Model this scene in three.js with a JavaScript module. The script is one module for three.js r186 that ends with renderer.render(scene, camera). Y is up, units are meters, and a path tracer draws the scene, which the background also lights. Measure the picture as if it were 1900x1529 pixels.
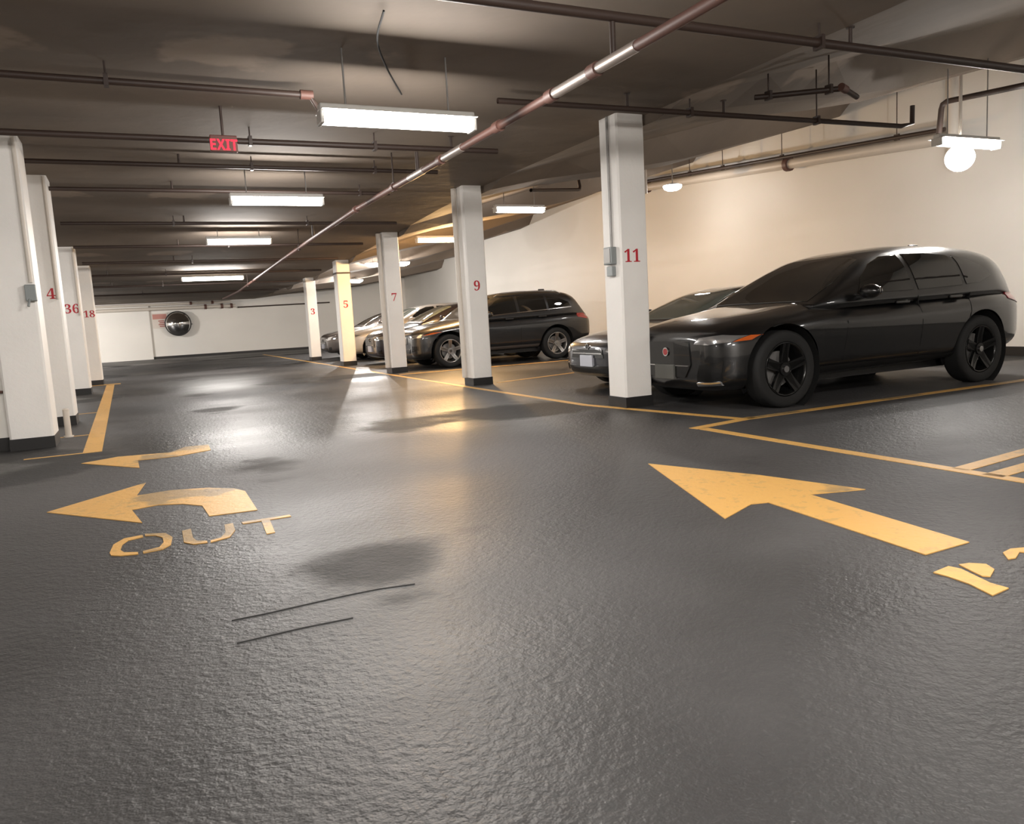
import * as THREE from 'three';
import { RectAreaLightUniformsLib } from 'three/addons/lights/RectAreaLightUniformsLib.js';
import { RoundedBoxGeometry } from 'three/addons/geometries/RoundedBoxGeometry.js';
import { mergeGeometries, mergeVertices, toCreasedNormals } from 'three/addons/utils/BufferGeometryUtils.js';
import { TextGeometry } from 'three/addons/geometries/TextGeometry.js';
import { FontLoader } from 'three/addons/loaders/FontLoader.js';
import { Brush, Evaluator, SUBTRACTION } from 'three-bvh-csg';

// ---------------------------------------------------------------- camera, exposure
const W = 1900, H = 1529, FOCAL = 1455, EYE = 1.05;
const scene = new THREE.Scene();
scene.background = new THREE.Color(0x000000);
const camera = new THREE.PerspectiveCamera(2 * Math.atan(H / 2 / FOCAL) * 180 / Math.PI, W / H, 0.05, 200);
const [YAW, PITCH, ROLL] = [25.0, -7.03, -3.2].map(a => a * Math.PI / 180);
const FW = new THREE.Vector3(Math.sin(YAW) * Math.cos(PITCH), Math.sin(PITCH), -Math.cos(YAW) * Math.cos(PITCH));
const r0 = new THREE.Vector3(Math.cos(YAW), 0, Math.sin(YAW));
const u0 = new THREE.Vector3().crossVectors(r0, FW);
const RT = r0.clone().multiplyScalar(Math.cos(ROLL)).addScaledVector(u0, Math.sin(ROLL));
const UP = u0.clone().multiplyScalar(Math.cos(ROLL)).addScaledVector(r0, -Math.sin(ROLL));
camera.position.set(0, EYE, 0);
camera.quaternion.setFromRotationMatrix(new THREE.Matrix4().makeBasis(RT, UP, FW.clone().negate()));
scene.add(camera);
const renderer = new THREE.WebGLRenderer({ antialias: true });
renderer.toneMapping = THREE.LinearToneMapping;
renderer.toneMappingExposure = 2.9;
renderer.shadowMap.enabled = true;
RectAreaLightUniformsLib.init();
const LAMP = 48;                                   // radiance of the fluorescent strips
const COOL = [1.0, 0.955, 0.905], WARM = [1.0, 0.60, 0.25];

// direction through a pixel; at() meets the level plane y = h, atX() the plane x = X, atZ() the plane z = Z
function ray(px, py) {
  return new THREE.Vector3().addScaledVector(RT, px - W / 2).addScaledVector(UP, -(py - H / 2)).addScaledVector(FW, FOCAL);
}
function at(px, py, h = 0) { const d = ray(px, py); return d.multiplyScalar((h - EYE) / d.y).add(new THREE.Vector3(0, EYE, 0)); }
function atX(px, py, X) { const d = ray(px, py); return d.multiplyScalar(X / d.x).add(new THREE.Vector3(0, EYE, 0)); }

// ---------------------------------------------------------------- helpers
let seed = 20240611;
const rnd = () => { seed = (seed * 1664525 + 1013904223) >>> 0; return seed / 4294967296; };
const taken = {};
function numbered(n) { if (taken[n] === undefined) { taken[n] = 0; return n; } taken[n]++; return n + '_' + String(taken[n]).padStart(3, '0'); }
function tag(o, label, category, group) { o.userData.label = label; o.userData.category = category; if (group) o.userData.group = group; return o; }
function thing(name, label, category, [x, y, z] = [0, 0, 0], group) {
  const g = new THREE.Group(); g.name = numbered(name); g.position.set(x, y, z); scene.add(g); return tag(g, label, category, group);
}
function part(name, geo, mat, parent, label) {
  const m = new THREE.Mesh(geo, mat); m.name = name; m.castShadow = m.receiveShadow = true; parent.add(m);
  if (label) m.userData.label = label; return m;
}
function struct(name, geo, mat) { const m = part(name, geo, mat, scene); m.userData.kind = 'structure'; return m; }
function box(x0, x1, y0, y1, z0, z1, r = 0) {
  const w = Math.abs(x1 - x0), h = Math.abs(y1 - y0), d = Math.abs(z1 - z0);
  const g = r ? new RoundedBoxGeometry(w, h, d, 2, r) : new THREE.BoxGeometry(w, h, d);
  return g.translate((x0 + x1) / 2, (y0 + y1) / 2, (z0 + z1) / 2);
}
function metreUV(g) {                               // uv in metres from the facing of each triangle
  g = g.index ? g.toNonIndexed() : g;
  const p = g.attributes.position, n = g.attributes.normal, uv = new Float32Array(p.count * 2);
  for (let i = 0; i < p.count; i++) {
    const ax = Math.abs(n.getX(i)), ay = Math.abs(n.getY(i)), az = Math.abs(n.getZ(i));
    if (ay >= ax && ay >= az) { uv[2 * i] = p.getX(i); uv[2 * i + 1] = p.getZ(i); }
    else if (ax >= az) { uv[2 * i] = p.getZ(i); uv[2 * i + 1] = p.getY(i); }
    else { uv[2 * i] = p.getX(i); uv[2 * i + 1] = p.getY(i); }
  }
  g.setAttribute('uv', new THREE.BufferAttribute(uv, 2)); return g;
}
function tubeGeo(pts, r, seg = 10) {                // straight runs with a short bend at each corner
  const path = new THREE.CurvePath(), v = pts.map(p => p.isVector3 ? p : new THREE.Vector3(...p));
  let a = v[0];
  for (let i = 1; i < v.length; i++) {
    const b = v[i];
    if (i < v.length - 1) {
      const d1 = b.clone().sub(v[i - 1]).normalize(), d2 = v[i + 1].clone().sub(b).normalize(), k = Math.min(2.2 * r, b.distanceTo(v[i - 1]) * .4, b.distanceTo(v[i + 1]) * .4);
      const e = b.clone().addScaledVector(d1, -k), s = b.clone().addScaledVector(d2, k);
      path.add(new THREE.LineCurve3(a, e)); path.add(new THREE.QuadraticBezierCurve3(e, b, s)); a = s;
    } else path.add(new THREE.LineCurve3(a, b));
  }
  if (v.length === 2) {
    const L = v[0].distanceTo(v[1]), g = new THREE.CylinderGeometry(r, r, L, seg, 1);
    g.applyQuaternion(new THREE.Quaternion().setFromUnitVectors(new THREE.Vector3(0, 1, 0), v[1].clone().sub(v[0]).normalize()));
    const c = v[0].clone().add(v[1]).multiplyScalar(.5); return g.translate(c.x, c.y, c.z);
  }
  const pl = []; for (const c of path.curves) { const n = c.isLineCurve3 ? 1 : 6; for (let i = 0; i < n; i++) pl.push(c.getPoint(i / n)); }
  pl.push(v[v.length - 1]);
  const cv = new THREE.CatmullRomCurve3(pl, false, 'catmullrom', 0.0);
  return new THREE.TubeGeometry(cv, pl.length * 3, r, seg, false);
}
// ---- noise textures
function lattice(n, s0) { let s = s0 >>> 0; const a = new Float32Array(n * n); for (let i = 0; i < a.length; i++) { s = (s * 1664525 + 1013904223) >>> 0; a[i] = s / 4294967296; } return a; }
function fbm(size, base, oct, s0, gain = .5, sx = 1) {   // tileable value noise, 0..1
  const out = new Float32Array(size * size); let amp = 1, tot = 0;
  for (let o = 0; o < oct; o++) {
    const n = base << o, L = lattice(n, s0 + o * 7919), nx = Math.max(1, Math.round(n * sx));
    for (let y = 0; y < size; y++) {
      const fy = y / size * n, y0 = Math.floor(fy) % n, y1 = (y0 + 1) % n, ty = fy - Math.floor(fy), wy = ty * ty * (3 - 2 * ty);
      for (let x = 0; x < size; x++) {
        const fx = x / size * nx, x0 = Math.floor(fx) % nx, x1 = (x0 + 1) % nx, tx = fx - Math.floor(fx), wx = tx * tx * (3 - 2 * tx);
        const a = L[y0 * n + x0 % n], b = L[y0 * n + x1 % n], c = L[y1 * n + x0 % n], d = L[y1 * n + x1 % n];
        out[y * size + x] += amp * ((a + (b - a) * wx) * (1 - wy) + (c + (d - c) * wx) * wy);
      }
    }
    tot += amp; amp *= gain;
  }
  for (let i = 0; i < out.length; i++) out[i] /= tot;
  return out;
}
function tex(size, f, srgb, rx, ry) {
  const d = new Uint8Array(size * size * 4);
  for (let i = 0; i < size * size; i++) { const c = f(i); for (let k = 0; k < 3; k++) d[4 * i + k] = Math.max(0, Math.min(255, Math.round(255 * (Array.isArray(c) ? c[k] : c)))); d[4 * i + 3] = 255; }
  const t = new THREE.DataTexture(d, size, size); t.wrapS = t.wrapT = THREE.RepeatWrapping; t.magFilter = THREE.LinearFilter; t.minFilter = THREE.LinearMipmapLinearFilter; t.generateMipmaps = true;
  if (srgb) t.colorSpace = THREE.SRGBColorSpace; t.repeat.set(rx, ry ?? rx); t.needsUpdate = true; return t;
}
const sm = (a, b, x) => { const t = Math.max(0, Math.min(1, (x - a) / (b - a))); return t * t * (3 - 2 * t); };
const mix = (a, b, t) => a + (b - a) * t;

// ---------------------------------------------------------------- materials
const nA = fbm(1024, 4, 8, 11), nB = fbm(1024, 3, 6, 77, .55, .34), nC = fbm(512, 32, 4, 5, .7), nD = fbm(512, 5, 6, 31);
const lin = (r, g, b) => new THREE.Color().setRGB(r, g, b);
const M = {};
const at1 = (a, i, dx, dy) => a[(((i >> 10) + dy) & 1023) * 1024 + (((i & 1023) + dx) & 1023)];
// worn coating: scuffed streaks across the aisle, dull stains with an outline, fine grit
const stain = i => sm(.535, .60, at1(nA, i, 411, 233) * .7 + at1(nB, i, 90, 610) * .3);
M.floor = new THREE.MeshPhysicalMaterial({
  color: 0xffffff, roughness: 1, metalness: 0, specularIntensity: .6,
  map: tex(1024, i => { const k = .275 + .24 * (nA[i] - .5) + .20 * (nB[i] - .5) - .06 * stain(i); return [k * 1.0, k * .985, k * .985]; }, true, 1 / 8, 1 / 8),
  roughnessMap: tex(1024, i => .50 + .55 * (nB[i] - .5) + .42 * (nA[i] - .5) + .24 * stain(i), false, 1 / 8, 1 / 8),
  bumpMap: tex(512, i => .8 * nC[i] + .2 * nD[i], false, 1 / .8, 1 / .8), bumpScale: .006,
});
M.wall = new THREE.MeshPhysicalMaterial({
  roughness: .5, map: tex(1024, i => { const k = .92 + .09 * (nA[i] - .5) + .05 * (nB[i] - .5); return [k, k * .985, k * .958]; }, true, 1 / 13, 1 / 9),
  bumpMap: tex(1024, i => nA[i], false, 1 / 8, 1 / 6), bumpScale: .012,
});
M.column = new THREE.MeshPhysicalMaterial({
  roughness: .48, map: tex(512, i => { const k = .93 + .06 * (nD[i] - .5); return [k, k * .985, k * .965]; }, true, 1 / 2.2),
  bumpMap: tex(512, i => .5 * nD[i] + .5 * nC[i], false, 1 / 1.2), bumpScale: .0025,
});
M.ceiling = new THREE.MeshStandardMaterial({
  roughness: .85, map: tex(1024, i => {
    let k = .49 + .15 * (nA[i] - .5) + .10 * (nB[i] - .5); const p = sm(.63, .69, nA[(i + 300 * 1024) % (1024 * 1024)]); k = mix(k, .70, p * .6);
    return [k, k * .90, k * .805];
  }, true, 1 / 6), bumpMap: tex(512, i => nD[i], false, 1 / 2.4), bumpScale: .012,
});
M.black = new THREE.MeshStandardMaterial({ color: lin(.012, .011, .011), roughness: .55 });
M.yellow = new THREE.MeshStandardMaterial({
  roughness: .5, map: tex(512, i => { const w = sm(.60, .72, nD[i]) * .45 + sm(.62, .7, nC[i]) * .15; return [mix(.85, .38, w), mix(.66, .35, w), mix(.36, .31, w)]; }, true, 1 / 1.7),
  bumpMap: tex(512, i => nC[i], false, 1 / 1.0), bumpScale: .002,
});
M.red = new THREE.MeshStandardMaterial({ color: lin(.50, .018, .03), roughness: .6 });
M.pipe = new THREE.MeshStandardMaterial({ color: lin(.045, .028, .022), roughness: .5 });
M.pipeRed = new THREE.MeshStandardMaterial({ color: lin(.13, .062, .048), roughness: .55 });
M.pipeSteel = new THREE.MeshStandardMaterial({ color: lin(.36, .31, .28), roughness: .42, metalness: .5 });
M.pipeWhite = new THREE.MeshStandardMaterial({ color: lin(.66, .60, .53), roughness: .45 });
M.conduit = new THREE.MeshStandardMaterial({ color: lin(.30, .29, .28), roughness: .4, metalness: .3 });
M.greyBox = new THREE.MeshStandardMaterial({ color: lin(.26, .28, .28), roughness: .45, metalness: .3 });
M.housing = new THREE.MeshStandardMaterial({ color: lin(.7, .69, .66), roughness: .4 });
const glow = (c, k) => new THREE.MeshStandardMaterial({ color: lin(.9, .9, .9), roughness: .4, emissive: lin(...c), emissiveIntensity: k });
M.tubeCool = glow(COOL, 7); M.tubeWarm = glow([1, .80, .48], 7); M.globe = glow([1, .93, .8], 5);
M.exitRed = new THREE.MeshStandardMaterial({ color: lin(.5, .02, .03), emissive: lin(1, .03, .06), emissiveIntensity: .5 });
M.exitBox = new THREE.MeshStandardMaterial({ color: lin(.10, .03, .022), roughness: .5 });
M.mirror = new THREE.MeshStandardMaterial({ color: lin(.75, .75, .76), metalness: 1, roughness: .06 });
M.rubber = new THREE.MeshStandardMaterial({ color: lin(.012, .012, .012), roughness: .75 });
M.plastic = new THREE.MeshStandardMaterial({ color: lin(.014, .014, .014), roughness: .45 });
M.glass = new THREE.MeshPhysicalMaterial({ color: lin(.008, .009, .009), roughness: .03, clearcoat: 1, clearcoatRoughness: .02, specularIntensity: 1 });
M.screen = new THREE.MeshPhysicalMaterial({ color: lin(.15, .175, .155), roughness: .03, clearcoat: 1, clearcoatRoughness: .02 });
M.chrome = new THREE.MeshStandardMaterial({ color: lin(.72, .72, .72), metalness: 1, roughness: .15 });
M.lens = new THREE.MeshPhysicalMaterial({ color: lin(.62, .63, .64), metalness: .8, roughness: .12, clearcoat: 1 });
M.amber = new THREE.MeshPhysicalMaterial({ color: lin(.62, .12, .02), roughness: .15, clearcoat: 1 });
M.tail = new THREE.MeshPhysicalMaterial({ color: lin(.40, .02, .025), roughness: .15, clearcoat: 1 });
M.plate = new THREE.MeshStandardMaterial({ color: lin(.62, .64, .72), roughness: .4 });
M.plateGrey = new THREE.MeshStandardMaterial({ color: lin(.10, .10, .09), roughness: .4 });
M.rimBlack = new THREE.MeshStandardMaterial({ color: lin(.013, .013, .013), roughness: .22, metalness: .2 });
M.rimSilver = new THREE.MeshStandardMaterial({ color: lin(.46, .44, .42), roughness: .28, metalness: .85 });
const paint = (r, g, b, metal = .3) => new THREE.MeshPhysicalMaterial({ color: lin(r, g, b), metalness: metal, roughness: .32, clearcoat: 1, clearcoatRoughness: .03 });
M.joint = new THREE.MeshStandardMaterial({ color: lin(.03, .03, .03), roughness: .7 });
M.grille = new THREE.MeshPhysicalMaterial({ color: lin(.005, .005, .005), roughness: .25, clearcoat: .5 });
M.seam = new THREE.MeshStandardMaterial({ color: lin(.004, .004, .004), roughness: .8 });

// ---------------------------------------------------------------- room shell
const X0 = -6.5, X1 = 12.2, Z0 = 6.5, Z1 = -38, XE = 4.97;
const ceilPts = [[7, 3.03], [-11, 3.03], [-13.5, 2.95], [-17, 2.78], [-21, 2.62], [-25, 2.5], [-39, 2.45]];
function ceilY(z) { for (let i = 1; i < ceilPts.length; i++) { const [za, a] = ceilPts[i - 1], [zb, b] = ceilPts[i]; if (z >= zb) return mix(a, b, (z - za) / (zb - za)); } return 2.45; }
function wallTop(z) { return z > -20 ? 4.8 : mix(4.8, 3.2, Math.min(1, (-20 - z) / 18)); }
function roofY(x, z) { const c = ceilY(z); if (x <= XE) return c; return mix(c, wallTop(z), (x - XE) / (X1 - XE)); }
const BEAMS = [-2.8, -7.15, -11.35, -15.65, -19.95, -24.3, -28.6, -32.9];
const beamDep = x => mix(.10, .42, sm(0, .55, (x - XE) / (X1 - XE)));
function underY(x, z) {                             // height of the slab or of the beam below it
  let y = roofY(x, z); if (x < XE) return y;
  for (const b of BEAMS) { const d = Math.abs(z - b); if (d < .95) y = Math.min(y, roofY(x, z) - beamDep(x) * Math.min(1, (.95 - d) / .61)); }
  return y;
}
struct('floor', metreUV(box(X0 - .3, X1 + .3, -.3, 0, Z1 - .3, Z0 + .3)), M.floor);
{
  const g = new THREE.Group(); g.name = 'ceiling'; g.userData.kind = 'structure'; scene.add(g);
  const xs = [X0 - .3, -3, 0, 2, 4, XE]; for (let i = 1; i <= 10; i++) xs.push(mix(XE, X1 + .3, i / 10));
  const zs = []; for (let z = Z0 + .3; z > Z1 - .3; z -= 1) zs.push(z); zs.push(Z1 - .3);
  const pos = [], idx = [], nx = xs.length, nz = zs.length;
  for (const top of [0, 1]) for (const z of zs) for (const x of xs) pos.push(x, top ? 5.2 : roofY(x, z), z);
  const id = (t, j, i) => t * nx * nz + j * nx + i;
  for (let j = 0; j < nz - 1; j++) for (let i = 0; i < nx - 1; i++) {
    idx.push(id(0, j, i), id(0, j + 1, i), id(0, j, i + 1), id(0, j, i + 1), id(0, j + 1, i), id(0, j + 1, i + 1));
    idx.push(id(1, j, i), id(1, j, i + 1), id(1, j + 1, i), id(1, j, i + 1), id(1, j + 1, i + 1), id(1, j + 1, i));
  }
  for (let j = 0; j < nz - 1; j++) for (const i of [0, nx - 1]) idx.push(id(0, j, i), id(1, j, i), id(0, j + 1, i), id(1, j, i), id(1, j + 1, i), id(0, j + 1, i));
  for (let i = 0; i < nx - 1; i++) for (const j of [0, nz - 1]) idx.push(id(0, j, i), id(0, j, i + 1), id(1, j, i), id(1, j, i), id(0, j, i + 1), id(1, j, i + 1));
  // turn every triangle so that the underside faces down
  const geo = new THREE.BufferGeometry(); geo.setAttribute('position', new THREE.Float32BufferAttribute(pos, 3));
  for (let k = 0; k < (nz - 1) * (nx - 1); k++) { const b = k * 12; for (const o of [0, 3, 6, 9]) { const t = idx[b + o + 1]; idx[b + o + 1] = idx[b + o + 2]; idx[b + o + 2] = t; } }
  geo.setIndex(idx);
  const flat = geo.toNonIndexed(); flat.computeVertexNormals();
  part('slab', metreUV(flat), M.ceiling, g);
  // splayed beams from the column row to the right wall
  for (const zc of BEAMS) {
    const P = [];
    for (let i = 0; i <= 8; i++) {
      const x = mix(XE, X1 + .1, i / 8), s = i / 8, dep = beamDep(x);
      for (const [dz, dy] of [[-.95, .03], [-.34, -dep], [.34, -dep], [.95, .03]]) P.push([x, roofY(x, zc + dz) + dy, zc + dz]);
    }
    const p = []; const tri = (a, b, c) => { for (const k of [a, b, c]) p.push(...P[k]); };
    for (let i = 0; i < 8; i++) for (let k = 0; k < 4; k++) { const a = i * 4 + k, b = i * 4 + (k + 1) % 4, c = a + 4, d = b + 4; tri(a, c, b); tri(b, c, d); }
    tri(0, 1, 2); tri(0, 2, 3); tri(32, 34, 33); tri(32, 35, 34);
    const bg = new THREE.BufferGeometry(); bg.setAttribute('position', new THREE.Float32BufferAttribute(p, 3)); bg.computeVertexNormals();
    part('beam', metreUV(bg), M.ceiling, g);
  }
}
struct('wall_right', metreUV(box(X1, X1 + .3, 0, 5.1, Z1 - .3, Z0 + .3)), M.wall);
struct('wall_left', metreUV(box(X0 - .3, X0, 0, 4.2, Z1 - .3, Z0 + .3)), M.wall);
struct('wall_back', metreUV(box(X0, X1, 0, 5.1, Z0, Z0 + .3)), M.wall);
struct('wall_far', metreUV(box(X0, X1, 0, 4.4, Z1 - .3, Z1)), M.wall);
struct('wall_far_return', metreUV(box(X0, .5, 0, 2.4, Z1, Z1 + .12)), M.wall);
struct('wall_side', metreUV(box(X0, -1.24, 0, 3.0, -9.35, -9.06)), M.wall);
struct('baseboard_side', box(X0, -1.24, 0, .13, -9.06, -9.045), M.black);
struct('baseboard_right', box(X1 - .02, X1, 0, .14, Z1, Z0), M.black);
struct('baseboard_far', box(.5, X1 - .02, 0, .1, Z1, Z1 + .02), M.black);

// ---------------------------------------------------------------- columns
const font = await new FontLoader().loadAsync('fonts/droid/droid_serif_bold.typeface.json');
const fontSans = await new FontLoader().loadAsync('fonts/droid/droid_sans_bold.typeface.json');
function textGeo(s, size, depth, f = font) {
  const g = new TextGeometry(s, { font: f, size, depth, curveSegments: 4 }); g.computeBoundingBox();
  const b = g.boundingBox; return g.translate(-(b.min.x + b.max.x) / 2, -(b.min.y + b.max.y) / 2, 0);
}
function column(label, x0, x1, z, depth, num, numY, numX, size = .17, top) {
  const yT = (top ?? Math.min(ceilY(z), ceilY(z - depth))) + .015;
  const t = thing('concrete_column', label, 'column', [(x0 + x1) / 2, 0, z - depth / 2]);
  const w = x1 - x0;
  const s = new THREE.Shape(), c = .018, a = w / 2, b = depth / 2;
  s.moveTo(-a + c, -b); s.lineTo(a - c, -b); s.lineTo(a, -b + c); s.lineTo(a, b - c); s.lineTo(a - c, b); s.lineTo(-a + c, b); s.lineTo(-a, b - c); s.lineTo(-a, -b + c); s.closePath();
  const sh = new THREE.ExtrudeGeometry(s, { depth: yT - .1, bevelEnabled: false }).rotateX(-Math.PI / 2).translate(0, .1, 0);
  part('shaft', metreUV(sh), M.column, t);
  part('base_band', box(-a - .004, a + .004, 0, .115, -b - .004, b + .004), M.black, t, 'black painted base band');
  if (num) part('stencil_number', textGeo(num, size, .003).translate(numX ?? 0, numY, b - .001), M.red, t, 'red stencilled number ' + num);
  return { t, a, b, yT };
}
const c11 = column('white concrete column with red number 11 and grey electrical box', 4.6, 4.94, -6.98, .34, '11', 1.60, -.03, .135);
const c9 = column('white concrete column with red number 9 beside the dark grey crossover', 4.6, 4.92, -11.2, .36, '9', 1.53, -.01, .15);
const c7 = column('white concrete column with red number 7 in front of the dark cars', 4.62, 4.95, -15.6, .38, '7', 1.55, -.01, .16);
const c5 = column('cream lit concrete column with red number 5', 4.64, 4.98, -19.9, .38, '5', 1.56, 0, .18);
const c3 = column('narrow white concrete column with red number 3 near far wall', 4.72, 5.02, -24.4, .38, '3', 1.50, 0, .18);
const cA = column('broad white concrete column with no number joined to the side wall', -1.24, -.86, -8.95, .5, null);
const cB = column('white concrete column with red number 4', -1.2, -.81, -11.1, .45, '4', 1.62, .095, .13);
const cC = column('white concrete column with red number 36', -1.36, -.93, -17.0, .45, '36', 1.63, .06, .17);
const cD = column('white concrete column with red number 18', -1.22, -.83, -19.95, .45, '18', 1.60, .08, .15);
// fittings on the columns
{
  const t = c11.t, a = c11.a, b = c11.b;
  part('conduit', tubeGeo([[-a - .016, c11.yT - .02, .02], [-a - .016, 1.70, .02]], .013), M.conduit, t, 'dark conduit running down to the box');
  const bx = part('electrical_box', box(-a - .07, -a, 1.52, 1.70, -.06, .09, .008), M.greyBox, t, 'grey metal electrical box');
  part('cover_plate', box(-a - .076, -a - .069, 1.535, 1.685, -.045, .075, .003), M.conduit, bx);
  part('junction_box', box(-a - .05, -a, 1.40, 1.50, -.04, .07, .006), M.greyBox, t);
  part('side_pipe', tubeGeo([[a + .035, .12, -.05], [a + .035, c11.yT - .02, -.05]], .034, 14), M.conduit, t, 'grey vertical pipe on column side');
}
for (const [c, yB] of [[cA, 1.62], [cB, 1.55], [cC, 1.5]]) {
  part('conduit', tubeGeo([[c.a - .03, c.yT - .02, c.b + .02], [c.a - .03, yB, c.b + .02]], .018), M.pipeWhite, c.t, 'white painted conduit');
}
part('switch_box', box(cA.a - .085, cA.a + .01, 1.44, 1.60, cA.b, cA.b + .075, .01), M.greyBox, cA.t, 'grey switch box');
part('switch_lever', tubeGeo([[cA.a - .05, 1.46, cA.b + .075], [cA.a - .065, 1.39, cA.b + .10]], .012), M.greyBox, cA.t);
part('collar_strap', box(-c5.a - .012, c5.a + .012, 2.32, 2.36, -c5.b - .012, c5.b + .012), M.pipe, c5.t, 'dark strap around column head');
part('side_pipe', tubeGeo([[-c7.a - .06, 0.12, .1], [-c7.a - .06, c7.yT - .02, .1]], .05, 14), M.pipeWhite, c7.t, 'white vertical pipe beside column');
part('side_pipe', tubeGeo([[-c9.a - .05, .12, -.05], [-c9.a - .05, c9.yT - .02, -.05]], .04, 14), M.pipeWhite, c9.t, 'white vertical pipe beside column');
{ const t = thing('floor_post', 'short white pipe post on floor behind the unnumbered column', 'post', [-.80, 0, -9.75]);
  part('pipe', tubeGeo([[0, 0, 0], [0, .30, 0]], .032, 12), M.pipeWhite, t); part('cap', new THREE.SphereGeometry(.034, 14, 8).scale(1, .5, 1).translate(0, .30, 0), M.pipeWhite, t); part('flange', new THREE.CylinderGeometry(.05, .05, .015, 16).translate(0, .0075, 0), M.pipeWhite, t); }
{ const t = thing('wall_cable', 'rusty cable fixed across white side wall', 'cable', [0, 0, 0]);
  part('cable', tubeGeo([[-3.5, .56, -9.045], [-1.3, .585, -9.045], [-1.255, .58, -9.045]], .014), M.pipeRed, t); part('clip', box(-1.33, -1.29, .56, .61, -9.058, -9.028), M.conduit, t); }

// ---------------------------------------------------------------- lamps
function rectLight(parent, c, w, d, k) {
  const l = new THREE.RectAreaLight(lin(...c), k, w, d); l.rotation.x = -Math.PI / 2; l.castShadow = true; parent.add(l); return l;
}
function strip(label, x0, x1, y, z, mat, c, k, group) {
  const L = x1 - x0, t = thing('fluorescent_lamp', label, 'lamp', [(x0 + x1) / 2, y, z], group);
  const roof = Math.min(roofY(x0, z - .06), roofY(x1, z + .06));
  part('housing', mergeGeometries([box(-L / 2, L / 2, .05, .10, -.05, .05, .012), box(-L / 2, L / 2, .045, .053, -.115, .115, .003)]), M.housing, t, 'white metal housing');
  const sh = new THREE.Shape(); sh.moveTo(-.062, .045); sh.quadraticCurveTo(-.07, -.03, -.03, -.04); sh.lineTo(.03, -.04); sh.quadraticCurveTo(.07, -.03, .062, .045); sh.closePath();
  part('diffuser', new THREE.ExtrudeGeometry(sh, { depth: L - .05, bevelEnabled: false, curveSegments: 6 }).rotateY(Math.PI / 2).translate(-(L - .05) / 2, 0, 0), mat, t, 'glowing white diffuser');
  for (const s of [-1, 1]) {
    part('end_cap', box(s * (L / 2 - .026), s * (L / 2 + .004), -.045, .05, -.072, .072, .01), M.housing, t);
    const sx = s * (L / 2 - .2), top = underY((x0 + x1) / 2 + sx, z) - y;
    if (top > .12) part('hanger_rod', tubeGeo([[sx, .09, 0], [sx, top, 0]], .007, 8), M.conduit, t);
  }
  const l = rectLight(t, c, L - .08, .11, k); l.position.set(0, -.055, 0);
  for (const s of [1, -1]) { const q = rectLight(t, c, L - .08, .075, k * 1.1); q.rotation.set(0, s > 0 ? Math.PI : 0, 0); q.position.set(0, .003, s * .078); }   // the sides of the wrap-round diffuser
  return t;
}
strip('long fluorescent strip lamp hung over the aisle in front of exit sign', 1.33, 2.53, 2.53, -5.85, M.tubeCool, COOL, LAMP);
strip('fluorescent strip lamp over the aisle between exit sign and diagonal main pipe', 1.16, 2.28, 2.60, -10.2, M.tubeCool, COOL, LAMP);
strip('third fluorescent strip lamp from exit sign down the aisle', 1.26, 2.38, 2.64, -15.2, M.tubeCool, COOL, LAMP);
strip('fluorescent strip lamp over the aisle nearest the convex mirror', 1.12, 2.62, 2.40, -21.7, M.tubeCool, COOL, LAMP);
strip('fluorescent strip lamp over the stalls between columns 9 and 11', 6.17, 7.20, 2.99, -13.5, M.tubeCool, COOL, LAMP * .4);
{ const t = strip('warm yellow fluorescent strip lamp above the dark grey crossover', 5.76, 6.98, 2.80, -16.85, M.tubeWarm, WARM, LAMP * 1.8);
  const p = new THREE.PointLight(lin(...WARM), 9); p.position.set(.3, -.16, 0); p.castShadow = true; p.shadow.radius = 3; t.add(p); }
strip('fluorescent strip lamp beside round globe near right wall', 9.05, 10.20, 2.86, -6.70, M.tubeCool, COOL, LAMP * .6);
// lamps of the same rows behind the photographer
strip('aisle fluorescent strip lamp behind the photographer', 1.35, 2.55, 2.60, -1.2, M.tubeCool, COOL, LAMP * 1.2, 'lamps behind the photographer');
strip('aisle fluorescent strip lamp behind the photographer', 1.35, 2.55, 2.60, 3.2, M.tubeCool, COOL, LAMP * 3, 'lamps behind the photographer');
strip('stall fluorescent strip lamp behind the photographer', 8.9, 10.1, 2.9, -.6, M.tubeCool, COOL, LAMP * .5);
for (const z of [-4.6, -14, -23, -32]) strip('fluorescent strip lamp over the stalls behind the left columns', -4.6, -3.4, Math.min(2.6, ceilY(z) - .2), z, M.tubeCool, COOL, LAMP * (z < -30 ? 6 : z < -20 ? 1.6 : 1), 'lamps over the left stalls');
function roundLamp(label, x, y, z, r, k, group) {
  const t = thing('round_lamp', label, 'lamp', [x, y, z], group);
  part('bowl', new THREE.LatheGeometry([[0, -.09], [r * .55, -.085], [r * .9, -.05], [r, 0], [r * .98, .02], [0, .02]].map(p => new THREE.Vector2(...p)), 20), M.tubeCool, t, 'glowing white bowl');
  part('canopy', new THREE.CylinderGeometry(r * .5, r * .9, .04, 20).translate(0, .04, 0), M.housing, t);
  part('stem', tubeGeo([[0, .06, 0], [0, underY(x, z) - y, 0]], .012, 8), M.conduit, t);
  const p = new THREE.PointLight(lin(...COOL), k); p.position.set(0, -.16, 0); p.castShadow = true; t.add(p);
}
roundLamp('small bright round lamp high on right wall beside column 11', 10.67, 3.6, -14.1, .2, 1.0);
roundLamp('small round lamp right of column 7 over the pale crossover', 7.4, 2.8, -23.2, .26, 4);
roundLamp('small round lamp half hidden behind column 7', 6.55, 2.8, -23.3, .24, 2.2);
roundLamp('small round lamp beside the head of column 5', 7.25, 2.6, -28.2, .26, 17);
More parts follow.
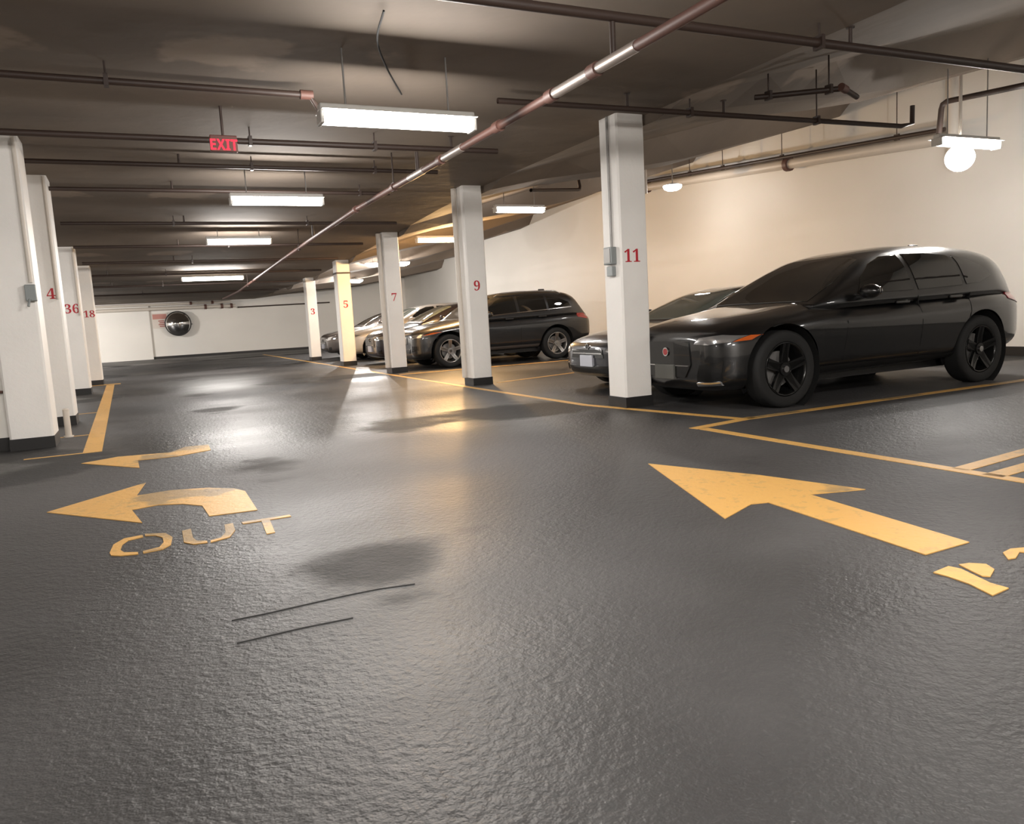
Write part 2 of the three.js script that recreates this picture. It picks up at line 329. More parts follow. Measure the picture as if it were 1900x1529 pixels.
{ const x = 9.80, y = 2.74, z = -6.92, t = thing('globe_lamp', 'large glowing white globe lamp below strip lamp near right wall', 'lamp', [x, y, z]);
  part('globe', new THREE.LatheGeometry(Array.from({ length: 14 }, (_, i) => { const a = -Math.PI / 2 + i / 13 * Math.PI * .86; return new THREE.Vector2(Math.max(0, .175 * Math.cos(a)), .165 * Math.sin(a)); }), 24), M.globe, t, 'glowing white globe');
  part('holder', new THREE.CylinderGeometry(.06, .075, .07, 18).translate(0, .18, 0), M.housing, t);
  part('stem', tubeGeo([[0, .2, 0], [0, underY(x, z) - y - .03, 0]], .02, 10), M.pipeWhite, t);
  const p = new THREE.PointLight(lin(...COOL), 2.2); p.position.set(0, -.2, .0); p.castShadow = true; t.add(p); }

// ---------------------------------------------------------------- pipes
function pipeRun(label, pts, r, mat, { hang = [], up = [], group, couple = [], name = 'sprinkler_pipe' } = {}) {
  const t = thing(name, label, 'pipe', [0, 0, 0], group);
  part('pipe', tubeGeo(pts, r, 12), mat, t);
  const v = pts.map(p => p.isVector3 ? p : new THREE.Vector3(...p));
  const pick = f => { const n = v.length - 1, i = Math.min(n - 1, Math.floor(f * n)); return v[i].clone().lerp(v[i + 1], f * n - i); };
  for (const f of hang) { const p = pick(f); const yT = underY(p.x, p.z);
    if (yT - p.y > .05) part('hanger_rod', tubeGeo([[p.x, p.y, p.z], [p.x, yT, p.z]], .008, 6), M.pipe, t);
    part('clevis', box(p.x - .016, p.x + .016, p.y - r - .012, p.y + r + .02, p.z - r - .012, p.z + r + .012), M.pipe, t); }
  for (const f of up) { const p = pick(f);
    part('sprinkler_head', mergeGeometries([new THREE.CylinderGeometry(.014, .014, .11, 8).translate(p.x, p.y + r + .05, p.z), new THREE.CylinderGeometry(.032, .032, .008, 12).translate(p.x, p.y + r + .108, p.z)]), M.pipe, t); }
  for (const f of couple) { const p = pick(f), q = pick(Math.min(1, f + .01)); const d = q.sub(p).normalize();
    part('coupling', tubeGeo([p.clone().addScaledVector(d, -.05), p.clone().addScaledVector(d, .05)], r * 1.45, 12), M.pipeRed, t); }
  return t;
}
const YB = 2.89, K = (YB - EYE) / 1.75;              // branch lines hang just under the slab, the main below them
pipeRun('dark sprinkler pipe crossing overhead above column 11 and the black SUV', [[-4, YB, -4.2 * K], [11.8, YB, -4.2 * K]], .032, M.pipe, { hang: [.2, .55, .72], up: [.36, .57] });
pipeRun('dark sprinkler pipe ending in a short riser beside the white wall drain', [[3.0, YB, -6.06 * K], [8.05, YB, -5.95 * K], [8.05, 3.12, -5.95 * K]], .026, M.pipe, { hang: [.2, .36], up: [.13, .24] });
pipeRun('dark sprinkler pipe with red elbow ending beside long lamp', [[-4, YB, -6.2 * K], [1.52, YB, -6.26 * K], [1.52, 2.75, -6.26 * K]], .026, M.pipe, { hang: [.15, .36], couple: [.49] });
pipeRun('dark pipe running directly above the exit sign', [[-4, YB, -7.92 * K], [3.86, YB, -7.88 * K]], .03, M.pipe, { hang: [.3, .66, .82], up: [.93] });
const branch = [[-9.2 * K, -.9, 3.65, [.5, .82], 'between exit sign and second lamp'], [-10.75 * K, -.85, 3.5, [.9], 'just beyond the second aisle lamp'], [-13.9, -.9, 4.4, [.3, .7], 'between second and third aisle lamps'], [-16.3, -.9, 4.4, [.5], 'just beyond the third aisle lamp'], [-18.6, -.9, 4.4, [.4], 'in front of the aisle lamp by the mirror'], [-21.0, -3, 4.5, [.5], 'beside the aisle lamp by the mirror'], [-24, -3, 4.5, [.5], 'beyond the last aisle lamp'], [-28, -4, 4.5, [.5], 'nearest the far wall']];
for (const [z, x0, x1, hang, where] of branch)
  pipeRun('dark sprinkler branch pipe across the aisle ' + where, [[x0, ceilY(z) - .12, z], [x1, ceilY(z) - .12, z]], .026, M.pipe, { hang, group: 'sprinkler branch pipes across the aisle', up: [.33] });
{
  const mp = z => [2.91 - .05 * sm(-10, -20, z) , ceilY(z) - .40 + .12 * sm(-11, -20, z), z], run = [3, -4, -8, -11, -14, -17, -21, -25, -30].map(mp);
  const t = pipeRun('long reddish main pipe running the length of the aisle ceiling', run, .034, M.pipeRed, { hang: [.3, .55, .81], name: 'main_pipe' });
  for (const [z0, z1] of [[-4.15, -4.6], [-4.7, -5.2], [-7.0, -7.5], [-8.1, -8.6]]) part('bare_length', tubeGeo([mp(z0), mp(z1)], .0375, 14), M.pipeSteel, t, 'shiny bare steel length');
  for (const z of [-4.65, -5.25, -6.2, -7.6, -9.2, -11]) { const a = mp(z - .05), b = mp(z + .05); part('coupling', tubeGeo([a, b], .048, 12), M.pipeRed, t); }
  for (const z of [-4.2 * K, -7.9 * K, -13.9]) { const a = mp(z); part('riser', tubeGeo([a, [a[0], Math.min(YB, ceilY(z) - .12) - .034, z]], .02, 10), M.pipe, t); }
}
// right bay: drain on the wall, small pipes near the wall
{
  const a = new THREE.Vector3(11.98, 4.10, -17.3), d = new THREE.Vector3(11.98, 3.46, -8.6);
  pipeRun('fat white drain pipe sloping along the top of right wall', [a, d], .095, M.pipeWhite, { name: 'drain_pipe', couple: [.05, .6] });
  const o = v => v.clone().add(new THREE.Vector3(-.17, .12, 0));
  pipeRun('thin dark pipe lying just above the white wall drain', [o(a), o(d)], .035, M.pipe, { name: 'drain_pipe', hang: [.27, .4, .6, .9] });
}
pipeRun('dark bent pipe dropping behind strip lamp near right wall', [atX(1930, 152, 9.9), atX(1748, 190, 9.9), atX(1741, 258, 9.9)], .036, M.pipe, { name: 'bent_pipe' });
pipeRun('pale vertical pipe behind globe lamp at right wall', [[11.68, underY(11.68, -8.35) - .03, -8.35], [11.68, 2.95, -8.35]], .085, M.pipeWhite, { name: 'vertical_pipe' });
{ const a = at(1400, 181, 3.0), b = at(1565, 164, 3.0), c = at(1590, 180, 2.96);
  pipeRun('short dark pipe with drooping valve under stall ceiling', [a, b, c], .026, M.pipe, { name: 'valve_pipe', couple: [.5], hang: [.08, .42] }); }
pipeRun('dark U-shaped pipe under ceiling between columns 9 and 11', [atX(1070, 318, 7.6), atX(1077, 352, 7.6), atX(985, 353, 6.15)], .03, M.pipe, { name: 'bent_pipe' });
pipeRun('white vertical pipe dropping from ceiling between columns 9 and 11', [[9.6, underY(9.6, -13.6) - .02, -13.6], [9.6, 3.35, -13.6]], .05, M.pipeWhite, { name: 'vertical_pipe' });
// thin hanging cables
for (const [lab, pts] of [['thin drooping cable looping down from ceiling above long lamp', [[at(712, 20, 3.0), at(700, 70, 2.97), at(715, 120, 2.98), at(745, 175, 3.0)]]]].map(([l, [p]]) => [l, p])) {
  const t = thing('hanging_cable', lab, 'cable'); part('cable', new THREE.TubeGeometry(new THREE.CatmullRomCurve3(pts), 24, .007, 6), M.seam, t);
}
// far wall pipes, mirror, sign
pipeRun('lower pale pipe with valves along top of far wall', [[-1.7, 2.18, -37.8], [4.1, 2.18, -37.8]], .075, M.pipeWhite, { name: 'far_pipe', couple: [.78, .9, .97] });
pipeRun('upper pale pipe along top of far wall', [[-1.7, 2.36, -37.68], [3.9, 2.36, -37.68]], .05, M.pipeWhite, { name: 'far_pipe', couple: [.7, .86] });
pipeRun('thin dark conduit along far wall beside valves', [[4.2, 2.10, -37.93], [8.4, 2.14, -37.93]], .03, M.pipe, { name: 'far_pipe' });
{ const t = thing('convex_mirror', 'round convex traffic mirror fixed to far wall', 'mirror', [1.62, 1.50, -37.66]);
  const pr = []; for (let i = 0; i <= 12; i++) { const a = i / 12 * .95; pr.push(new THREE.Vector2(.52 * Math.sin(a) / Math.sin(.95), .52 * (Math.cos(a) - Math.cos(.95)) / Math.sin(.95))); }
  const dome = new THREE.LatheGeometry(pr.reverse(), 32).rotateX(Math.PI / 2); part('mirror_dome', dome, M.mirror, t, 'silver domed mirror face');
  part('rim', new THREE.TorusGeometry(.52, .025, 10, 40), M.black, t); part('bracket', tubeGeo([[0, 0, 0], [0, 0, -.22], [.6, -.05, -.31]], .03), M.conduit, t);
  part('back_plate', new THREE.CylinderGeometry(.52, .52, .02, 32).rotateX(Math.PI / 2).translate(0, 0, -.012), M.black, t); }
{ const t = thing('wall_sign', 'pale wall sign with faded red lettering beside convex mirror', 'sign', [.92, 1.70, -37.98]);
  const cv = document.createElement('canvas'); cv.width = 256; cv.height = 256; const g = cv.getContext('2d');
  g.fillStyle = '#ddd3ca'; g.fillRect(0, 0, 256, 256); g.fillStyle = '#c3897f'; g.fillRect(10, 16, 225, 84);
  g.fillStyle = '#b0564f'; for (let k = 0; k < 4; k++) g.fillRect(96 + (k % 2) * 16, 124 + k * 30, 96, 15);
  const tx = new THREE.CanvasTexture(cv); tx.colorSpace = THREE.SRGBColorSpace;
  part('backing', box(-.33, .33, -.38, .30, -.02, 0), M.wall, t);
  part('sign_face', new THREE.PlaneGeometry(.64, .66).translate(0, -.04, .003), new THREE.MeshStandardMaterial({ map: tx, roughness: .5 }), t, 'faded red print on white'); }
{ const p = at(415, 268, 2.70), t = thing('exit_sign', 'lit red EXIT sign hanging over the aisle', 'sign', [p.x, 2.70, p.z]);
  part('box', box(-.115, .115, -.068, .075, -.03, .03, .008), M.exitBox, t, 'dark red sign box');
  part('lettering', textGeo('EXIT', .082, .004, fontSans).scale(1.0, 1.15, 1).translate(0, -.008, .029), M.exitRed, t, 'glowing red letters EXIT');
  part('mount', tubeGeo([[0, .07, 0], [0, .33, 0]], .012, 8), M.pipe, t); }

// ---------------------------------------------------------------- painted floor markings
function flat(poly, h = .004) {                     // poly: world [x, z] outline, laid on the floor as a thin coat
  const s = new THREE.Shape(poly.map(([x, z]) => new THREE.Vector2(x, -z)));
  return metreUV(new THREE.ExtrudeGeometry(s, { depth: h, bevelEnabled: false }).rotateX(-Math.PI / 2));
}
const px = pts => pts.map(([x, y]) => { const p = at(x, y); return [p.x, p.z]; });
const zoomA = pts => px(pts.map(([x, y]) => [60 + x / 3.519, 780 + y / 3.519])), zoomB = pts => px(pts.map(([x, y]) => [1160 + x / 2.568, 680 + y / 2.568]));
function mark(name, label, geos, category = 'marking', group) {
  if (geos.length === 1) { const m = part(numbered(name), geos[0], M.yellow, scene); return tag(m, label, category, group); }
  const t = thing(name, label, category, [0, 0, 0], group); geos.forEach(([n, g]) => part(n, g, M.yellow, t)); return t;
}
mark('floor_arrow', 'large yellow straight arrow painted on floor in front of stalls', [flat(zoomB([[110, 465], [640, 520], [1145, 588], [880, 612], [1640, 840], [1430, 900], [680, 650], [600, 658], [475, 728]]))], 'arrow');
mark('floor_arrow', 'yellow curved left arrow painted above the word OUT', [flat(zoomA([[95, 603], [740, 410], [680, 495], [900, 460], [1150, 443], [1320, 448], [1390, 465], [1470, 588], [1155, 628], [1110, 560], [980, 548], [820, 555], [650, 588], [718, 672]]))], 'arrow');
mark('floor_arrow', 'faded thin yellow bent arrow painted beyond the curved arrow', [flat(zoomA([[320, 283], [560, 240], [700, 228], [900, 212], [1000, 175], [1150, 160], [1165, 195], [950, 235], [690, 262], [700, 312]]))], 'arrow');
mark('floor_lettering', 'yellow stencilled word OUT painted on the floor', [
  ['letter_o', mergeGeometries([flat(zoomA([[505, 870], [530, 815], [600, 775], [720, 752], [725, 764], [625, 788], [588, 815], [575, 850], [600, 866], [690, 864], [692, 877], [570, 888], [515, 885]])), flat(zoomA([[735, 745], [870, 740], [915, 765], [905, 815], [850, 845], [725, 870], [722, 858], [830, 832], [858, 800], [850, 768], [800, 754], [737, 757]]))])],
  ['letter_u', mergeGeometries([flat(zoomA([[978, 725], [1035, 712], [1050, 770], [1075, 790], [1140, 790], [1145, 802], [1050, 812], [990, 800]])), flat(zoomA([[1255, 685], [1310, 675], [1325, 720], [1290, 765], [1165, 800], [1165, 787], [1230, 770], [1262, 735]]))])],
  ['letter_t', mergeGeometries([flat(zoomA([[1365, 668], [1680, 620], [1690, 630], [1375, 679]])), flat(zoomA([[1495, 657], [1550, 650], [1585, 735], [1530, 745]]))])]], 'lettering');
mark('floor_lettering', 'yellow stencilled letter P at the foot of large straight arrow', [
  ['letter_stem', flat(zoomB([[1467, 985], [1540, 955], [1600, 968], [1740, 1035], [1828, 1060], [1750, 1095], [1720, 1080], [1640, 1040], [1540, 1005]]))],
  ['letter_bowl', flat(zoomB([[1590, 947], [1640, 940], [1720, 945], [1760, 970], [1740, 1005], [1700, 1002], [1650, 978]]))]], 'lettering');
mark('floor_lettering', 'yellow curved stencil stroke beside the letter P', [flat(zoomB([[1800, 890], [1835, 872], [1900, 866], [1960, 880], [1950, 893], [1880, 886], [1862, 915], [1825, 922]]))], 'lettering');
const line = (x0, z0, x1, z1, w) => { const dx = x1 - x0, dz = z1 - z0, l = Math.hypot(dx, dz), nx = -dz / l * w / 2, nz = dx / l * w / 2; return flat([[x0 + nx, z0 + nz], [x1 + nx, z1 + nz], [x1 - nx, z1 - nz], [x0 - nx, z0 - nz]], .0035); };
const pl = (a, b, w) => { const p = at(...a), q = at(...b); return line(p.x, p.z, q.x, q.z, w); };
mark('floor_line', 'long yellow line along the front of numbered columns', [['stripe', line(4.6, -34, 4.45, -11, .09)], ['stripe', line(4.45, -11, 4.46, -7.6, .09)], ['stripe', line(4.46, -7.6, 4.86, -5.52, .09)]], 'floor line');
mark('floor_line', 'short yellow corner stub joining the two aisle lines before black SUV', [line(4.2, -5.36, 5.0, -5.5, .10)], 'floor line');
mark('floor_line', 'long yellow stall line beside the black SUV wheels', [line(4.9, -5.48, 10.6, -5.56, .10)], 'floor line');
mark('floor_line', 'yellow line along the aisle front of empty stall', [line(4.26, -5.30, 4.27, -.5, .095)], 'floor line');
mark('floor_line', 'yellow stall line forming the near edge of empty stall', [pl([1780, 872], [1960, 822], .10)], 'floor line');
mark('floor_line', 'worn yellow stall line next to the empty stall edge', [pl([1840, 884], [1960, 850], .11)], 'floor line');
mark('floor_line', 'yellow stall line between dark sedan and column 9', [pl([925, 710], [1085, 689], .09)], 'floor line');
mark('floor_line', 'yellow stall line in front of dark grey crossover', [line(4.6, -15.05, 9.5, -15.05, .09)], 'floor line');
mark('floor_line', 'broad yellow line beside the left row of columns', [['stripe', line(-.50, -8.2, -.68, -19.6, .16)], ['stripe', line(-1.1, -19.9, -.48, -19.9, .3)]], 'floor line');
for (const z of [-8.22, -9.75, -12.6]) mark('floor_line', 'thin yellow tick line beside the left columns', [line(-1.05, z, -.55, z, .035)], 'floor line', 'thin ticks by the left columns');

for (const [lab, pts] of [['long dark sealant joint across floor in front of OUT lettering', [[430, 1152], [495, 1139], [560, 1124], [640, 1106], [700, 1094], [770, 1084]]], ['short dark crack below the long floor joint', [[440, 1194], [500, 1180], [560, 1166], [655, 1147]]]]) {
  const g = []; for (let i = 1; i < pts.length; i++) { const p = at(...pts[i - 1]), q = at(...pts[i]); g.push(line(p.x, p.z, q.x, q.z, .005)); }
  tag(part(numbered('floor_joint'), mergeGeometries(g), M.joint, scene), lab, 'floor joint');
}
// ---------------------------------------------------------------- cars
function pchip(pts) {
  const n = pts.length, x = pts.map(p => p[0]), y = pts.map(p => p[1]), h = [], d = [], m = [];
  for (let i = 0; i < n - 1; i++) { h[i] = x[i + 1] - x[i]; d[i] = (y[i + 1] - y[i]) / h[i]; }
  m[0] = d[0]; m[n - 1] = d[n - 2];
  for (let i = 1; i < n - 1; i++) m[i] = d[i - 1] * d[i] <= 0 ? 0 : 3 * (h[i - 1] + h[i]) / ((2 * h[i] + h[i - 1]) / d[i - 1] + (h[i] + 2 * h[i - 1]) / d[i]);
  return t => {
    if (t <= x[0]) return y[0]; if (t >= x[n - 1]) return y[n - 1];
    let i = 0; while (t > x[i + 1]) i++; const s = (t - x[i]) / h[i], s2 = s * s, s3 = s2 * s;
    return y[i] * (2 * s3 - 3 * s2 + 1) + h[i] * m[i] * (s3 - 2 * s2 + s) + y[i + 1] * (-2 * s3 + 3 * s2) + h[i] * m[i + 1] * (s3 - s2);
  };
}
function makeCar(p) {
  const t = thing(p.name, p.label, 'car', [p.x, 0, p.z]);
  const L = p.L, wid = pchip(p.width), top = pchip(p.top), bot = pchip(p.bottom), roof = pchip(p.roof), gw = pchip(p.glassWidth), belt = pchip(p.belt);
  const [g0, g1] = [p.roof[0][0], p.roof[p.roof.length - 1][0]];
  const nT = 4.2, nB = 5, nG = 4.5;
  const side = (x, y) => {                        // half width of the lower body at x, y
    const a = bot(x), b = top(x), c = (a + b) / 2, h = (b - a) / 2, q = (y - c) / h; if (Math.abs(q) >= 1) return 0;
    const n = q > 0 ? nT : nB; let z = wid(x) * Math.pow(1 - Math.pow(Math.abs(q), n), 1 / n);
    const m = sm(.5, 1.1, x) * (1 - sm(L - .9, L - .3, x));
    z -= m * (.05 * sm(.52, .30, y) + .022 * Math.exp(-Math.pow((y - .50) / .09, 2)) - .012 * Math.exp(-Math.pow((y - .80) / .07, 2)));
    return Math.max(0, z);
  };
  const glassHalf = (x, y) => { if (x <= g0 || x >= g1) return 0; const b = belt(x), h = roof(x) - b, q = (y - b) / h; if (q >= 1 || q < -.2) return 0; const qq = Math.max(0, q); return gw(x) * (1 - p.tumble * Math.max(0, (y - b)) / p.cabin) * Math.pow(1 - Math.pow(qq, nG), 1 / nG); };
  const inside = (x, y, z) => x > 0 && x < L && (Math.abs(z) < side(x, y) || Math.abs(z) < glassHalf(x, y));
  const bis = (f, a, b) => { for (let i = 0; i < 30; i++) { const m = (a + b) / 2; if (f(m)) b = m; else a = m; } return (a + b) / 2; };
  const frontX = (y, z) => bis(x => inside(x, y, z), -.1, L * .35);
  const backX = (y, z) => bis(x => inside(x, y, z), L + .1, L * .75);
  const topY = (x, z) => bis(y => inside(x, y, z), 2.2, .6);
  const sideZ = (x, y) => Math.max(side(x, y), glassHalf(x, y));
  // lower body
  function loft(xs, ring) {
    const pos = [], idx = [], n = ring(xs[0]).length;
    for (const x of xs) for (const [y, z] of ring(x)) pos.push(x, y, z);
    for (let i = 0; i < xs.length - 1; i++) for (let k = 0; k < n; k++) { const a = i * n + k, b = i * n + (k + 1) % n, c = a + n, d = b + n; idx.push(a, b, c, b, d, c); }
    for (const [i, f] of [[0, 1], [xs.length - 1, 0]]) {
      const r = ring(xs[i]), cy = (Math.min(...r.map(q => q[0])) + Math.max(...r.map(q => q[0]))) / 2, c = pos.length / 3; pos.push(xs[i], cy, 0);
      for (let k = 0; k < n; k++) { const a = i * n + k, b = i * n + (k + 1) % n; f ? idx.push(c, b, a) : idx.push(c, a, b); }
    }
    const g = new THREE.BufferGeometry(); g.setAttribute('position', new THREE.Float32BufferAttribute(pos, 3)); g.setIndex(idx); g.computeVertexNormals(); return g;
  }
  const xs = []; for (let i = 0; i <= 64; i++) { const s = i / 64; xs.push(mix(.004, L - .004, mix(s, .5 - .5 * Math.cos(Math.PI * s), .75))); }
  const ringLow = x => {
    const a = bot(x), b = top(x), c = (a + b) / 2, h = (b - a) / 2, half = [];
    for (let k = 0; k <= 26; k++) {
      const th = -Math.PI / 2 + Math.PI * k / 26, sn = Math.sin(th), n = sn > 0 ? nT : nB, q = Math.sign(sn) * Math.pow(Math.abs(sn), 2 / n), y = c + h * q;
      if (k === 0 || k === 26) { half.push([y, 0]); continue; }
      const cs = Math.cos(th); let z = wid(x) * Math.pow(cs, 2 / n);
      const full = wid(x) * Math.pow(Math.max(0, 1 - Math.pow(Math.abs(q), n)), 1 / n), mod = full > .3 ? side(x, y) - full : 0;
      half.push([y, Math.max(.01, z + mod * sm(.3, .6, full))]);
    }
    const r = half.map(q => [q[0], q[1]]); for (let k = 25; k >= 1; k--) r.push([half[k][0], -half[k][1]]); return r;
  };
  let low = loft(xs, ringLow);
  const ev = new Evaluator(); ev.attributes = ['position', 'normal']; ev.useGroups = false;
  let brush = new Brush(low, p.paint); brush.updateMatrixWorld();
  for (const wx of p.axles) for (const s of [-1, 1]) {
    const c = new Brush(new THREE.CylinderGeometry(p.arch, p.arch, .6, 48).rotateX(Math.PI / 2).translate(wx, p.R, s * (p.track - .02 + .12)), p.paint); c.updateMatrixWorld();
    brush = ev.evaluate(brush, c, SUBTRACTION); brush.updateMatrixWorld();
  }
  part('body', brush.geometry, p.paint, t);
  // cabin
  const gx = []; for (let i = 0; i <= 48; i++) { const s = i / 48; gx.push(mix(g0 + .004, g1 - .004, mix(s, .5 - .5 * Math.cos(Math.PI * s), .4))); }
  const ringG = x => {
    const b = belt(x), h = Math.max(.004, roof(x) - b), half = [[b - .06, gw(x) * .99]];
    for (let k = 0; k <= 20; k++) { const th = Math.PI / 2 * k / 20, q = Math.pow(Math.sin(th), 2 / nG), y = b + h * q; half.push([y, k === 20 ? 0 : gw(x) * (1 - p.tumble * (y - b) / p.cabin) * Math.pow(Math.cos(th), 2 / nG)]); }
    const r = half.slice(); for (let k = half.length - 2; k >= 0; k--) r.push([half[k][0], -half[k][1]]); return r;
  };
  part('cabin', loft(gx, ringG), p.roofPaint || p.paint, t);
  // curved panels laid on the surface
  function patch(name, poly, kind, mat, off = .006, sub = 3, label, parent = t, mirror = 1) {
    const sh = new THREE.ShapeGeometry(new THREE.Shape(poly.map(q => new THREE.Vector2(...q)))); let P = [], T = [];
    const a = sh.attributes.position; for (let i = 0; i < a.count; i++) P.push([a.getX(i), a.getY(i)]); for (let i = 0; i < sh.index.count; i += 3) T.push([sh.index.getX(i), sh.index.getX(i + 1), sh.index.getX(i + 2)]);
    for (let s = 0; s < sub; s++) { const mid = {}, N = []; const m = (i, j) => { const k = i < j ? i + '_' + j : j + '_' + i; if (mid[k] === undefined) { mid[k] = P.length; P.push([(P[i][0] + P[j][0]) / 2, (P[i][1] + P[j][1]) / 2]); } return mid[k]; };
      for (const [i, j, k] of T) { const x = m(i, j), y = m(j, k), z = m(k, i); N.push([i, x, z], [x, j, y], [z, y, k], [x, y, z]); } T = N; }
    const put = (u, v, o) => kind === 'side' ? [u, v, mirror * (sideZ(u, v) + o)] : kind === 'top' ? [u, topY(u, v) + o, v] : kind === 'front' ? [frontX(v, u) - o, v, u] : [backX(v, u) + o, v, u];
    const pos = []; for (const q of P) pos.push(...put(q[0], q[1], off));
    const n0 = P.length, idx = [], cnt = {}; for (const q of P) pos.push(...put(q[0], q[1], -.03));
    const flip = (kind === 'side' && mirror < 0) || kind === 'top' || kind === 'front';
    for (const [i, j, k] of T) { flip ? idx.push(i, k, j) : idx.push(i, j, k); for (const [u, v] of [[i, j], [j, k], [k, i]]) { const kk = Math.min(u, v) + '_' + Math.max(u, v); (cnt[kk] = cnt[kk] || []).push([u, v]); } }
    for (const k in cnt) if (cnt[k].length === 1) { const [u, v] = cnt[k][0]; flip ? idx.push(u, v, v + n0, u, v + n0, u + n0) : idx.push(u, v + n0, v, u, u + n0, v + n0); }
    let g = new THREE.BufferGeometry(); g.setAttribute('position', new THREE.Float32BufferAttribute(pos, 3)); g.setIndex(idx);
    g = toCreasedNormals(g, .7); return part(name, g, mat, parent, label);
  }
  const both = (name, poly, mat, off, sub, label) => { for (const s of [1, -1]) patch(name, poly, 'side', mat, off, sub, label, t, s); };
  const lr = (name, poly, mat, off, sub, label, kind = 'front') => { patch(name, poly, kind, mat, off, sub, label); patch(name, poly.map(([z, y]) => [-z, y]).reverse(), kind, mat, off, sub, label); };
  for (const w of p.windows) both('side_window', w, M.glass, .006, 3, 'dark tinted window');
  patch('windshield', p.windshield, 'top', p.screen || M.glass, .006, 4, 'glossy windshield');
  if (p.rearGlass) patch('rear_window', p.rearGlass, 'top', M.glass, .006, 3, 'dark rear window');
  for (const s of p.seams || []) both('panel_gap', s, M.seam, .0015, 3);
  if (p.sill) both('side_sill', p.sill, p.sillMat || M.plastic, .012, 3);
  if (p.trim) both('window_trim', p.trim, p.trimMat || M.plastic, .008, 3);
  lr('headlight', p.head, M.lens, .008, 3, 'clear headlight');
  if (p.signal) lr('turn_signal', p.signal, M.amber, .009, 3, 'amber turn signal');
  for (const g of p.grilles) patch('grille', g, 'front', M.grille, .008, 3, 'black grille');
  for (const b of p.bars || []) patch('grille_bar', b, 'front', M.chrome, .016, 2, 'chrome bar');
  for (const g of p.intakes || []) lr('air_intake', g, M.grille, .008, 2);
  for (const g of p.blades || []) lr('chrome_blade', g, M.chrome, .02, 2, 'bright chrome blade');
  both('tail_light', p.tailLight, M.tail, .008, 3, 'red tail light');
  if (p.plateAt) { const [y, z, w, h] = p.plateAt, x = frontX(y, z); part('license_plate', box(x - .03, x + .03, y - h / 2, y + h / 2, z - w / 2, z + w / 2, .006), p.plateMat || M.plate, t, 'front license plate'); }
  if (p.badge) { const [y, z, r] = p.badge, x = frontX(y, z); const b = part('badge', new THREE.CylinderGeometry(r, r, .02, 24).rotateZ(Math.PI / 2).translate(x - .012, y, z), M.chrome, t, 'round emblem'); part('badge_face', new THREE.CylinderGeometry(r * .75, r * .75, .02, 24).rotateZ(Math.PI / 2).translate(x - .015, y, z), p.badgeMat || M.plastic, b); }
  // mirrors, handles, rails
  for (const s of [1, -1]) {
    const [mx, my] = p.mirrorAt, mz = sideZ(mx, my - .04);
    const m = part('wing_mirror', new THREE.SphereGeometry(1, 20, 14).scale(.085, .075, .115).translate(mx, my + .03, s * (mz + .13)), p.paint, t);
    part('mirror_stalk', box(mx - .03, mx + .03, my - .04, my, s * (mz - .03), s * (mz + .09), .01), M.plastic, m);
    part('mirror_glass', new THREE.CylinderGeometry(.06, .06, .012, 20).rotateZ(Math.PI / 2).scale(1, .9, 1.4).translate(mx + .078, my + .03, s * (mz + .13)), M.mirror, m);
    for (const [hx, hy] of p.handles) { const z = sideZ(hx, hy); part('door_handle', box(hx - .1, hx + .1, hy - .015, hy + .017, s * (z - .005), s * (z + .035), .012), p.handleMat || p.paint, t); }
    if (p.rails) { const pts = []; for (let i = 0; i <= 12; i++) { const x = mix(p.rails[0], p.rails[1], i / 12), z = p.rails[2] * (1 - .03 * Math.abs(i - 6) / 6); pts.push(new THREE.Vector3(x, topY(x, z) + (i === 0 || i === 12 ? 0 : .045), s * z)); } part('roof_rail', new THREE.TubeGeometry(new THREE.CatmullRomCurve3(pts), 30, .016, 8), p.railMat || M.plastic, t); }
  }
  if (p.fin) part('roof_fin', new RoundedBoxGeometry(.16, .06, .03, 2, .012).translate(p.fin, topY(p.fin, 0) + .025, 0), p.paint, t);
  if (p.spoiler) { const [sx, sy, sw] = p.spoiler; part('roof_spoiler', new RoundedBoxGeometry(.26, .035, sw * 2, 3, .015).rotateZ(-.12).translate(sx, sy, 0), p.paint, t); }
  part('underbody', box(p.axles[0] - .2, p.axles[1] + .2, .2, .42, -.62, .62), M.plastic, t);
  // wheels
  const R = p.R, rr = R * p.rimK;
  const tireG = new THREE.LatheGeometry([[rr, -.105], [rr + .02, -.118], [R - .035, -.12], [R - .008, -.102], [R, -.07], [R, .07], [R - .008, .102], [R - .035, .12], [rr + .02, .118], [rr, .105]].map(q => new THREE.Vector2(...q)), 48).rotateX(Math.PI / 2);
  const rimG = [new THREE.LatheGeometry([[rr + .004, -.1], [rr + .004, .108], [rr - .014, .112], [rr - .024, .09], [rr - .035, -.02], [rr - .04, -.1]].map(q => new THREE.Vector2(...q)), 48).rotateX(Math.PI / 2)];
  const spokes = [], N = p.spokes;
  for (let k = 0; k < N; k++) for (const o of p.split ? [-.16, .16] : [0]) {
    const w0 = p.spokeW, g = new THREE.BoxGeometry(rr - .04, w0, .035, 4, 1, 1), q = g.attributes.position;
    for (let i = 0; i < q.count; i++) { const u = q.getX(i) / (rr - .04) + .5; q.setY(i, q.getY(i) * (1.25 - .5 * u) + (p.split ? o * u * .42 * rr : 0)); q.setX(i, .035 + u * (rr - .05)); q.setZ(i, q.getZ(i) + .07 + .03 * u * u); }
    g.computeVertexNormals(); spokes.push(g.rotateZ(k / N * Math.PI * 2 + .3));
  }
  const spokeG = mergeGeometries(spokes), hubG = mergeGeometries([new THREE.CylinderGeometry(.065, .075, .05, 24).rotateX(Math.PI / 2).translate(0, 0, .075)]);
  const discG = new THREE.CylinderGeometry(rr * .66, rr * .66, .03, 32).rotateX(Math.PI / 2).translate(0, 0, -.02), capG = new THREE.CylinderGeometry(.032, .034, .02, 20).rotateX(Math.PI / 2).translate(0, 0, .105);
